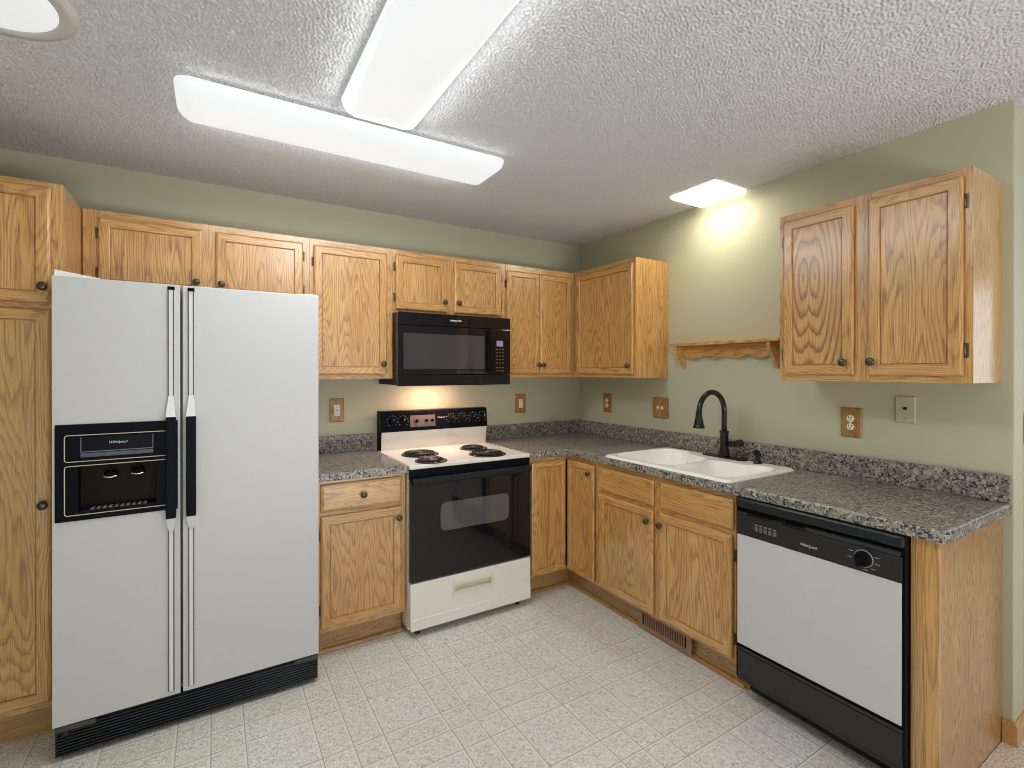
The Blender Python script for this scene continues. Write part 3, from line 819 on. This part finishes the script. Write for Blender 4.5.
# dispenser
b = MB()
fo, fi = RYF - .006, RYF + .050
b.box(-3.052, dx0, fo, RYF - .0003, .868, 1.219, 0); b.box(dx1, -2.688, fo, RYF - .0003, .868, 1.219, 0)
b.box(dx0, dx1, fo, RYF - .0003, .868, .888, 0); b.box(dx0, dx1, fo, RYF - .0003, 1.190, 1.219, 0)
b.box(dx0 + .001, dx1 - .001, fo + .002, fi, 1.066, 1.190, 0)             # control block
b.box(dx0 + .001, dx1 - .001, fi, fi + .004, .882, 1.066, 1)               # cavity back
b.box(dx0 + .001, -2.990, fo + .004, fi, .888, 1.066, 0); b.box(-2.757, dx1 - .001, fo + .004, fi, .888, 1.066, 0)
b.box(dx0 + .001, dx1 - .001, fo + .002, fi, .882, .897, 0)
disp = b.build('dispenser', [BLACKP, BROWN], t)
def line_frame(b, x0, x1, z0, z1, y, w=.0028, mat=0):
    o_ = rrect(x0, x1, z0, z1, .010, 5); i_ = rrect(x0 + w, x1 - w, z0 + w, z1 - w, .0075, 5)
    n = len(o_)
    b.rings([[(u, y + .0016, v) for u, v in o_], [(u, y, v) for u, v in o_], [(u, y, v) for u, v in i_], [(u, y + .0016, v) for u, v in i_]], mat, False, False, False)
b = MB(); line_frame(b, -3.0535, -2.6865, .8665, 1.2205, fo + .004, .0022); b.build('bezel', GREYM, disp)
b = MB(); line_frame(b, -3.027, -2.700, 1.082, 1.181, fo - .0016); line_frame(b, -3.027, -2.700, .887, 1.069, fo - .0016); b.build('trim_line', CREAML, disp)
b = MB(); b.box(-2.981, -2.766, fo - .002, fo + .0015, 1.119, 1.171, 0); b.box(-2.981, -2.766, fo - .004, fo + .0015, 1.098, 1.113, 1, bev=.001)
for x in (-2.947, -2.902, -2.818): b.box(x - .006, x + .006, fo - .009, fo - .004, 1.098, 1.114, 1, bev=.002)
b.box(-2.981, -2.766, fo - .003, fo + .0015, 1.1165, 1.119, 2); b.box(-2.981, -2.979, fo - .003, fo + .0015, 1.119, 1.171, 2); b.box(-2.768, -2.766, fo - .003, fo + .0015, 1.119, 1.171, 2)
b.build('control_panel', [NAVY, plain('slider_grey', srgb(72, 78, 92), .4), GREYM], disp)
for x, z in ((-2.898, 1.022), (-2.815, 1.026)):
    b = MB()
    ring = [(x + .024 * math.cos(a), RYF + .012 + .016 * math.sin(a), z - .006 + .004 * abs(math.cos(a))) for a in [PI + PI * i / 12 for i in range(13)]]
    b.tube(ring, .003, 8, 1)
    b.lathe([(.019, 0), (.021, .006), (.021, .014)], (x, RYF + .020, z - .004), 'z', 18, 0); b.box(x - .004, x + .004, RYF + .024, RYF + .034, z + .010, 1.066, 0)
    b.build('spout', [BLACKP, CHROME], disp)
b = MB(); b.box(-2.985, -2.760, fo + .0005, RYF + .048, .8975, .902, 0)
for i in range(10):
    x = -2.955 + i * .0175; b.box(x, x + .009, RYF + .002, RYF + .038, .902, .9045, 1)
b.build('drip_tray', [NAVY, plain('tray_rib', srgb(150, 148, 144), .3)], disp)
lettering('Whirlpool', .0135, PRINT, disp, (-2.874, fo - .0028, 1.148), shear=.4)
# base grille with ribs
b = MB(); b.box(RX0 + .008, RX1 - .004, RYF + .012, RYF + .05, .016, .124, 0)
for i in range(9): b.box(RX0 + .006, RX1 - .004, RYF + .002, RYF + .012, .020 + i * .0112, .0262 + i * .0112, 0, bev=.001, seg=1)
b.box(RX0 + .006, RX0 + .12, RYF, RYF + .012, .108, .126, 1); b.box(RX1 - .10, RX1 - .004, RYF, RYF + .012, .108, .126, 1)
b.lathe([(.012, 0), (.010, .004), (.006, .005)], (RX0 + .034, RYF + .002, .098), 'y', 16, 0)
b.build('base_grille', [BLACKS, plain('grille_tab', (.05, .05, .048, 1), .5)], t)
for x0, x1 in ((RX0 + .004, RX0 + .13), (RX1 - .075, RX1 - .004)):
    b = MB(); s = 1 if x0 < -2.6 else -1
    b.rings([[(x0, RYF + .012, 1.7575), (x1, RYF + .012, 1.7575), (x1, RYF + .14, 1.736), (x0, RYF + .14, 1.736)],
             [(x0, RYF + .016, 1.782 if s > 0 else 1.762), (x1, RYF + .016, 1.762), (x1, RYF + .13, 1.764), (x0, RYF + .13, 1.786 if s > 0 else 1.764)]])
    b.build('hinge_cover', TRIMW, t)

# ------------------------------------------------------------------ electric range
t = thing('electric_range', 'white electric range with four black coil burners and black oven door', 'stove', (0, 0, 0))
X0, X1 = -1.6875, -.9305
b = MB(); b.box(X0 + .003, X1 - .003, -.634, -.030, .040, .893); b.build('body', BISQ, t)
for x in (X0 + .06, X1 - .06):
    for y in (-.61, -.09): MB().lathe([(.014, .001), (.014, .012), (.009, .014), (.009, .0395)], (x, y, 0), 'z', 14).build('foot', BLACKM, t)
b = MB(); b.box(X0, X1, -.664, -.095, .8935, .915, bev=.006, seg=3); b.build('cooktop', BISQ, t)
# back guard: white lower riser and black control panel, leaning back a little
b = MB()
b.prism([(-.094, .9155), (-.108, 1.030), (-.030, 1.030), (-.030, .8940), (-.0935, .8940)], 'x', X0 + .017, X1 + .001, 0); b.build('back_riser', BISQ, t)
b = MB()
b.prism([(-.116, 1.0305), (-.102, 1.152), (-.094, 1.160), (-.030, 1.160), (-.030, 1.0305)], 'x', X0 + .010, X1 + .004, 0)
for xa, xb in ((X0 + .010, X0 + .0165),): b.box(xa, xb, -.0935, -.030, .9155, 1.030, 0)
cp = b.build('control_panel', BLACKP, t)
def panel_y(z): return -.116 + (z - 1.0305) * .014 / .1215
tilt = math.atan2(.014, .1215)
def on_panel(b, x0, x1, z0, z1, th, mat):
    q = [(x0, z0), (x1, z0), (x1, z1), (x0, z1)]
    b.rings([[(x, panel_y(z) - .0003, z) for x, z in q], [(x, panel_y(z) - th, z) for x, z in q]], mat)
b = MB(); on_panel(b, -1.487, -1.316, 1.054, 1.128, .0025, 0); 
for x in (-1.444, -1.378, -1.338): b.lathe([(.011, 0), (.011, .012), (.008, .016)], (x, panel_y(1.093) - .002, 1.093), 'y', 16, 1)
b.build('clock_plate', [GREYP, BLACKP], cp)
for x in (-1.604, -1.533, -1.201, -1.120, -1.038, -.963):
    z = 1.098
    b = MB(); y = panel_y(z)
    b.lathe([(.030, .0), (.029, .004), (.022, .006), (.020, .020), (.017, .023)], (x, y - .0005, z), 'y', 24, 0)
    b.box(x - .004, x + .004, y - .032, y - .0235, z - .018, z + .018, 0, bev=.002)
    b.box(x - .001, x + .001, y - .0327, y - .032, z + .004, z + .017, 1)
    for k in range(9):
        a = PI * (1.25 - 1.5 * k / 8); r_ = .0335
        b.box(x + r_ * math.cos(a) - .0016, x + r_ * math.cos(a) + .0016, panel_y(z + r_ * math.sin(a)) - .0012, panel_y(z + r_ * math.sin(a)) - .0002, z + r_ * math.sin(a) - .0016, z + r_ * math.sin(a) + .0016, 1)
    b.build('control_knob', [BLACKP, PRINT], cp)
lettering('Whirlpool', .013, PRINT, cp, (-1.272, panel_y(1.108) - .001, 1.108), shear=.25, rot=(PI / 2 - tilt, 0, 0))
# burners
def burner(x, y, R):
    z = .9155
    b = MB()
    b.lathe([(R + .014, 0), (R + .014, .004), (R + .006, .005), (R - .006, .002), (R * .3, .0005)], (x, y, z), 'z', 40, 1)
    turns = 4.5 if R > .09 else 3.6; pts = []
    n = int(turns * 28)
    for i in range(n + 1):
        q = i / n; a = 2 * PI * turns * q; r_ = .018 + (R - .022) * q
        pts.append((x + r_ * math.cos(a), y + r_ * math.sin(a), z + .0115))
    b.tube(pts, .0052 if R > .09 else .0048, 8, 0)
    for k in range(3):
        a = 2 * PI * k / 3 + .5
        b.tube([(x, y, z + .006), (x + R * math.cos(a), y + R * math.sin(a), z + .006)], .0022, 6, 2)
    b.lathe([(.012, .010), (.012, .016)], (x, y, z), 'z', 14, 2)
    return b.build('burner', [COIL, PAN, GREYM], t)
burner(-1.510, -.345, .098); burner(-1.534, -.578, .076); burner(-1.135, -.310, .076); burner(-1.160, -.545, .098)
# oven door
b = MB(); b.box(X0 + .002, X1 - .002, -.668, -.6355, .300, .835, bev=.004)
od = b.build('oven_door', BLACKG, t)
wx0, wx1, wz0, wz1 = -1.515, -1.085, .545, .70
b = MB(); lp = rrect(wx0, wx1, wz0, wz1, .03, 6); b.rings([[(u, -.6682, v) for u, v in lp], [(u, -.6686, v) for u, v in lp]]); b.build('oven_window', OVWIN, od)
b = MB(); b.box(X0 + .002, X1 - .002, -.662, -.6355, .838, .892, bev=.003)
b.build('vent_strip', BLACKP, t)
b = MB(); b.prism([(-.6685, .806), (-.6685, .846), (-.690, .852), (-.700, .846), (-.702, .836), (-.697, .826), (-.684, .812)], 'x', X0 + .012, X1 - .012)
b.build('handle', BLACKS, od)
# storage drawer with recessed pull
pz0, pz1, pxa, pxb = .196, .232, -1.430, -1.200
b = MB(); ya, yb_ = -.668, -.6355; za, zb = .062, .292
b.box(X0 + .002, pxa, ya, yb_, za, zb); b.box(pxb, X1 - .002, ya, yb_, za, zb); b.box(pxa, pxb, ya, yb_, za, pz0); b.box(pxa, pxb, ya, yb_, pz1, zb)
bmesh.ops.remove_doubles(b.bm, verts=b.bm.verts, dist=1e-5)
b.box(X0 + .002, X1 - .002, ya - .003, ya + .001, za - .018, .102, 0, bev=.001, seg=1)
dr = b.build('storage_drawer', BISQ, t)
b = MB(); b.box(pxa - .018, pxb + .018, ya - .003, ya - .0003, pz1, pz1 + .014); b.box(pxa - .018, pxb + .018, ya - .003, ya - .0003, pz0 - .014, pz0)
b.box(pxa - .018, pxa, ya - .003, ya - .0003, pz0, pz1); b.box(pxb, pxb + .018, ya - .003, ya - .0003, pz0, pz1)
b.box(pxa + .001, pxb - .001, yb_ - .006, yb_ - .002, pz0 + .001, pz1 - .001)
b.build('pull', BEIGE, dr)

# ------------------------------------------------------------------ microwave
t = thing('microwave', 'black over the range microwave hung under the short cabinet', 'microwave', (0, 0, 0))
MX0, MX1, MYF, MZ0, MZ1 = -1.6620, -.9060, -.392, 1.327, 1.7585
b = MB(); b.box(MX0 + .002, MX1 - .002, MYF + .035, -.010, MZ0 + .006, MZ1 - .003); b.build('body', BLACKM, t)
XC = -1.062
b = MB(); b.box(MX0, XC, MYF, MYF + .034, 1.394, 1.683, bev=.003); dr = b.build('door', BLACKG, t)
b = MB(); lp = rrect(-1.628, -1.095, 1.428, 1.636, .006, 3); b.rings([[(u, MYF - .0003, v) for u, v in lp], [(u, MYF - .0008, v) for u, v in lp]]); b.build('window', MWWIN, dr)
b = MB()
pts = [(-1.068, MYF - .002, 1.405), (-1.066, MYF - .026, 1.430), (-1.064, MYF - .036, 1.50), (-1.064, MYF - .038, 1.54), (-1.064, MYF - .036, 1.58), (-1.066, MYF - .026, 1.648), (-1.068, MYF - .002, 1.673)]
b.tube(pts, [.009, .011, .012, .012, .012, .011, .009], 12); b.build('handle', BLACKP, dr)
b = MB(); b.box(XC + .001, MX1, MYF, MYF + .034, 1.394, 1.683, bev=.003); kp = b.build('keypad', BLACKG, t)
b = MB(); b.box(-1.010, -.962, MYF - .001, MYF - .0002, 1.574, 1.610, 0); b.build('display', E_DISP, kp)
KEY = plain('key_print', srgb(112, 102, 94), .5)
for z in (1.555, 1.533, 1.511, 1.489, 1.467, 1.437, 1.416):
    for x in (-1.006, -.985, -.963): MB().box(x - .006, x + .006, MYF - .0008, MYF - .0002, z - .0025, z + .0025).build('key', KEY, kp)
b = MB(); b.box(MX0, MX1, MYF, MYF + .034, 1.686, MZ1, bev=.003); b.build('top_vent', BLACKG, t)
b = MB(); b.box(MX0 + .001, MX1 - .001, MYF + .002, MYF + .034, MZ0, 1.391, bev=.003); b.build('lower_strip', BLACKG, t)
lettering('WHIRLPOOL', .0135, PRINT, t, (-1.296, MYF - .0008, 1.722), bold=.0004)
b = MB(); b.box(MX0 + .05, MX1 - .05, MYF + .045, -.05, MZ0 + .0045, MZ0 + .0055); b.build('bottom_filter', GREYM, t)
b = MB(); b.box(-1.43, -1.23, -.210, -.150, MZ0 + .0012, MZ0 + .0042); b.build('hood_lamp', E_HOOD, t)

# ------------------------------------------------------------------ dishwasher
t = thing('dishwasher', 'white and black dishwasher built in at the end of the counter', 'dishwasher', (0, -1.8325, 0), RR)
w = .6065; YF = -.643; zt = .872
b = MB(); b.box(.004, w - .004, -.515, -.03, .07, .868); b.box(.004, w - .004, -.600, -.515, .096, .868); 
for x in (.05, w - .05): b.box(x - .02, x + .02, -.50, -.46, .001, .07)
b.build('tub', BLACKM, t)
for xa, xb in ((0, .006), (w - .007, w - .001)): MB().box(xa, xb, YF + .008, -.6005, .10, zt).build('side_trim', BLACKP, t)
b = MB(); b.box(.0065, w - .0075, YF + .006, -.6005, .238, .720); b.build('door', BLACKP, t)
b = MB(); b.box(.009, w - .0095, YF, YF + .0055, .248, .717, bev=.001, seg=1); b.build('door_panel', APPL, t)
b = MB(); b.box(.0065, w - .0075, YF - .004, -.6005, .7215, .804, bev=.003); cp = b.build('control_panel', plain('panel_black', (.014, .014, .015, 1), .3), t)
b = MB(); b.box(.002, w - .002, YF - .004, -.6005, .832, zt, bev=.012, seg=4); b.build('top_strip', BLACKS, t)
b = MB(); b.box(.0065, w - .0075, -.612, -.6005, .8045, .8315, 0)
b.box(.012, w - .014, YF + .004, -.613, .8048, .8075, 1); b.box(.0085, .055, YF - .002, -.613, .8048, .8145, 1, bev=.003); b.box(.17, .205, YF - .002, -.613, .8048, .811, 1, bev=.003); b.box(.29, w - .012, YF - .003, -.613, .8048, .820, 1, bev=.003)
b.build('latch_recess', [DARK, plain('latch_blue', (.022, .027, .036, 1), .28)], t)
b = MB()
for i in range(5):
    x = .098 + i * .0195
    b.box(x - .007, x + .007, YF - .006, YF - .0042, .750, .768, 0, bev=.0008, seg=1)
    b.box(x - .006, x + .006, YF - .0047, YF - .0042, .772, .778, 1)
b.build('button', [plain('button_grey', srgb(98, 100, 102), .4), GREYM], cp)
kx, kz = .4905, .766
b = MB(); b.lathe([(.0305, 0), (.0305, .003), (.028, .004)], (kx, YF - .0043, kz), 'y', 32, 1); b.lathe([(.0272, .0), (.025, .012), (.020, .015)], (kx, YF - .0075, kz), 'y', 32, 0)
c_, s_ = math.cos(.5), math.sin(.5)
rot = lambda u, v: (kx + u * c_ + v * s_, kz - u * s_ + v * c_)
q = [rot(-.006, -.026), rot(.006, -.026), rot(.006, .026), rot(-.006, .026)]
b.rings([[(u, YF - .0226, v) for u, v in q], [(u, YF - .032, v) for u, v in q]], 0)
for k in range(9):
    a = PI * (1.05 - 1.5 * k / 8); u, v = kx + .043 * math.cos(a), kz + .039 * math.sin(a)
    if v < .793: b.box(u - .008, u + .006, YF - .0047, YF - .0042, v - .0008, v + .0008, 2)
b.build('dial', [BLACKP, GREYM, PRINT], cp)
lettering('Whirlpool', .0145, PRINT, cp, (.305, YF - .0046, .752), shear=.25)
b = MB(); b.box(.0065, w - .0075, YF + .004, -.6005, .222, .234, 0); b.box(.0065, w - .0075, YF + .006, -.6005, .095, .219, 0, bev=.004); b.box(.0065, w - .0075, YF + .003, YF + .012, .092, .104, 0, bev=.003)
b.build('access_panel', plain('access_black', (.016, .017, .019, 1), .22), t)
b = MB(); b.box(.0065, w - .0075, -.535, -.520, .001, .0945); b.build('toe_kick', BLACKM, t)

# ------------------------------------------------------------------ scalloped shelf on the right wall
t = thing('wall_shelf', 'small oak shelf with scalloped valance above the sink', 'shelf', (0, -.985, 0), RR)
w = .72
b = MB(); b.box(0, w, -.105, -.0015, 1.569, 1.586, bev=.004); b.build('shelf_board', OH, t)
prof = [(-.004, 1.568), (-.090, 1.568), (-.092, 1.552), (-.082, 1.536), (-.080, 1.522), (-.064, 1.510), (-.060, 1.494), (-.042, 1.484), (-.036, 1.468), (-.024, 1.456), (-.018, 1.432), (-.004, 1.428)]
for x in (.050, w - .068): MB().prism(prof, 'x', x, x + .018).build('bracket', OV, t)
top = [(x, 1.568) for x in (w - .070, .070)]
bot = []
n = 64
for i in range(n + 1):
    q = i / n; x = .070 + (w - .14) * q
    s = abs(math.sin(q * PI * 4)) ; zz = 1.512 - .024 * s
    if abs(q - .5) < .02: zz -= .010 * (1 - abs(q - .5) / .02)
    bot.append((x, zz))
MB().prism(top + bot, 'y', -.034, -.016).build('valance', OH, t)

# ------------------------------------------------------------------ wall plates
def plate(parent, w, h, mat, r=.004, name='plate'):
    b = MB(); lo = rrect(-w / 2, w / 2, -h / 2, h / 2, r, 4); hi = rrect(-w / 2 + .004, w / 2 - .004, -h / 2 + .004, h / 2 - .004, max(r - .002, .001), 4)
    b.rings([[(u, -.0008, v) for u, v in lo], [(u, -.005, v) for u, v in lo], [(u, -.008, v) for u, v in hi]])
    return b.build(name, mat, parent)
def socket_face(b, x, z, y, r=.0165, flat=True):
    b.lathe([(r, 0), (r, .003), (r - .0015, .004)], (x, y, z), 'y', 20, 0)
    for dx in (-.006, .006): b.box(x + dx - .0013, x + dx + .0013, y - .0046, y - .0041, z + .001, z + .009, 1)
    b.lathe([(.0026, 0), (.0026, .0006)], (x, y - .0041, z - .007), 'y', 8, 1)
def screw(par, x, z, y, mat): MB().lathe([(.0035, 0), (.003, .0012)], (x, y, z), 'y', 10).build('screw', mat, par)
def socket(par, x, z, r=.0165):
    b = MB(); socket_face(b, x, z, -.0081, r); b.build('socket', [IVORY, DARK], par)
t = thing('outlet', 'oak outlet plate with rectangular white insert beside the refrigerator', 'electrical outlet', (-1.918, 0, 1.174), group='wooden wall plates')
plate(t, .086, .145, OPLATE)
b = MB(); b.box(-.017, .017, -.011, -.0082, -.034, .034, 0, bev=.001, seg=1)
for z in (-.020, .020):
    for dx in (-.006, .006): b.box(dx - .0014, dx + .0014, -.0115, -.0111, z - .005, z + .005, 1)
b.box(-.009, .009, -.0125, -.0111, -.004, .004, 1)
b.build('receptacle', [TRIMW, GREYM], t)
t = thing('light_switch', 'oak switch plate with ivory rocker right of the microwave', 'light switch', (-.582, 0, 1.170), group='wooden wall plates')
plate(t, .094, .145, OPLATE); b = MB(); b.box(-.018, .018, -.012, -.0082, -.033, .033, 0, bev=.002, seg=1); b.build('rocker', IVORY, t)
t = thing('outlet', 'narrow oak outlet plate under the corner wall cabinet on the sink wall', 'electrical outlet', (0, -.330, 1.173), RR, group='wooden wall plates')
plate(t, .088, .142, OPLATE); socket(t, 0, .0195); socket(t, 0, -.0195)
t = thing('outlet', 'wide square oak plate with pale center socket left of the faucet', 'electrical outlet', (0, -.848, 1.168), RR, group='wooden wall plates')
plate(t, .137, .139, OPLATE, .014)
socket(t, -.017, 0, .013); socket(t, .017, 0, .013); screw(t, 0, .042, -.0081, IVORY); screw(t, 0, -.042, -.0081, IVORY)
t = thing('outlet', 'oak outlet plate with two ivory sockets below the large right wall cabinet', 'electrical outlet', (0, -2.000, 1.172), RR, group='wooden wall plates')
plate(t, .088, .139, OPLATE); socket(t, -.002, .0195); socket(t, -.002, -.0195); screw(t, -.002, 0, -.0081, IVORY)
t = thing('cable_jack_plate', 'sage painted cable jack plate with one dark hole under the right cabinet', 'wall plate', (0, -2.211, 1.248), RR)
plate(t, .074, .116, PLATEW); b = MB(); b.lathe([(.0065, 0), (.0065, .004), (.004, .005)], (0, -.0081, .004), 'y', 14); b.build('jack', DARK, t)
screw(t, 0, .042, -.0081, PLATEW); screw(t, 0, -.042, -.0081, PLATEW)
t = thing('light_switch', 'oak switch plate on the wall end at the right edge', 'light switch', (.157, YW, 1.193), 0, group='wooden wall plates')
plate(t, .088, .120, OPLATE); b = MB(); b.box(-.005, .005, -.018, -.0082, -.010, .010, 0, bev=.002, seg=1); b.build('toggle', IVORY, t)

# ------------------------------------------------------------------ ceiling fixtures
def dome_rings(x0, x1, y0, y1, r, prof, zbase, n=6):
    loops = []
    for ins, dep in prof:
        rr = max(r - ins * .9, .01)
        loops.append([(u, v, zbase - dep) for u, v in rrect(x0 + ins, x1 - ins, y0 + ins, y1 - ins, min(rr, (min(x1 - x0, y1 - y0) / 2 - ins) * .98), n)])
    return loops
def fixture_lamp(name, t, z, sx, sy, watts, col, rot=(0, 0, 0), xy=(0, 0)):
    L = bpy.data.lights.new(name, 'AREA'); L.shape = 'RECTANGLE'; L.size = sx; L.size_y = sy
    L.energy = watts; L.color = col
    o = bpy.data.objects.new(name, L); COL.objects.link(o); o.parent = t; o.location = (xy[0], xy[1], z); o.rotation_euler = rot
def tube_fixture(label, loc, length, width, along_y):
    t = thing('fluorescent_light', label, 'ceiling light', loc, PI / 2 if along_y else 0, group='fluorescent ceiling lights')
    b = MB(); b.prism(rrect(-length / 2 + .008, length / 2 - .008, -width / 2 + .008, width / 2 - .008, .05, 6), 'z', -.0125, -.0005); b.build('base', GREYM, t)
    b = MB()
    prof = [(.0, .010), (.0, .016), (.004, .030), (.014, .045), (.030, .058), (.055, .068), (.085, .074), (.12, .077)]
    b.rings(dome_rings(-length / 2, length / 2, -width / 2, width / 2, .055, prof, 0), 0, True)
    b.build('diffuser', E_TUBE, t)
    fixture_lamp('fluorescent_tubes', t, -.081, length - .10, width - .06, LIGHT_TUBE, (0.97, 0.985, 1.0))
    for s_ in (-1, 1):
        fixture_lamp('fluorescent_tubes', t, -.062, length - .08, .06, LIGHT_SIDE, (0.97, 0.985, 1.0), (s_ * PI * .47, 0, 0), (0, s_ * (width / 2 + .006)))
    return t
tube_fixture('long fluorescent ceiling light running parallel to the stove wall', (-2.022, -.972, H), 1.325, .290, False)
tube_fixture('long fluorescent ceiling light pointing away from the stove wall, cut by the top edge', (-2.010, -1.862, H), 1.325, .300, True)
t = thing('ceiling_light', 'square glass ceiling light above the sink', 'ceiling light', (-.150, -1.322, H))
b = MB(); b.box(-.125, .125, -.135, .135, -.012, -.0005); b.build('base', FRAMEW, t)
b = MB(); b.rings(dome_rings(-.140, .140, -.152, .152, .010, [(0, .010), (0, .014), (.004, .021), (.016, .029), (.04, .035), (.08, .037)], 0), 0, True); b.build('shade', E_SINK, t)
fixture_lamp('bulb', t, -.041, .16, .24, LIGHT_SINK, (1.0, 0.90, 0.70), (0, 0, 0), (-.05, 0))
t = thing('ceiling_light', 'round ceiling light with wide white ring in the upper left', 'ceiling light', (-3.100, -1.275, H))
b = MB(); b.lathe([(.158, .0005), (.158, -.014), (.180, -.018), (.198, -.014), (.204, -.006), (.204, -.0005)], (0, 0, 0), 'z', 48, cap0=False, cap1=False); b.build('ring', plain('ring_white', srgb(205, 205, 205), .5), t)
b = MB(); b.lathe([(.1575, -.002), (.1575, -.014), (.150, -.019), (.11, -.024), (.06, -.027), (.01, -.028)], (0, 0, 0), 'z', 48); b.build('diffuser', E_DOME, t)
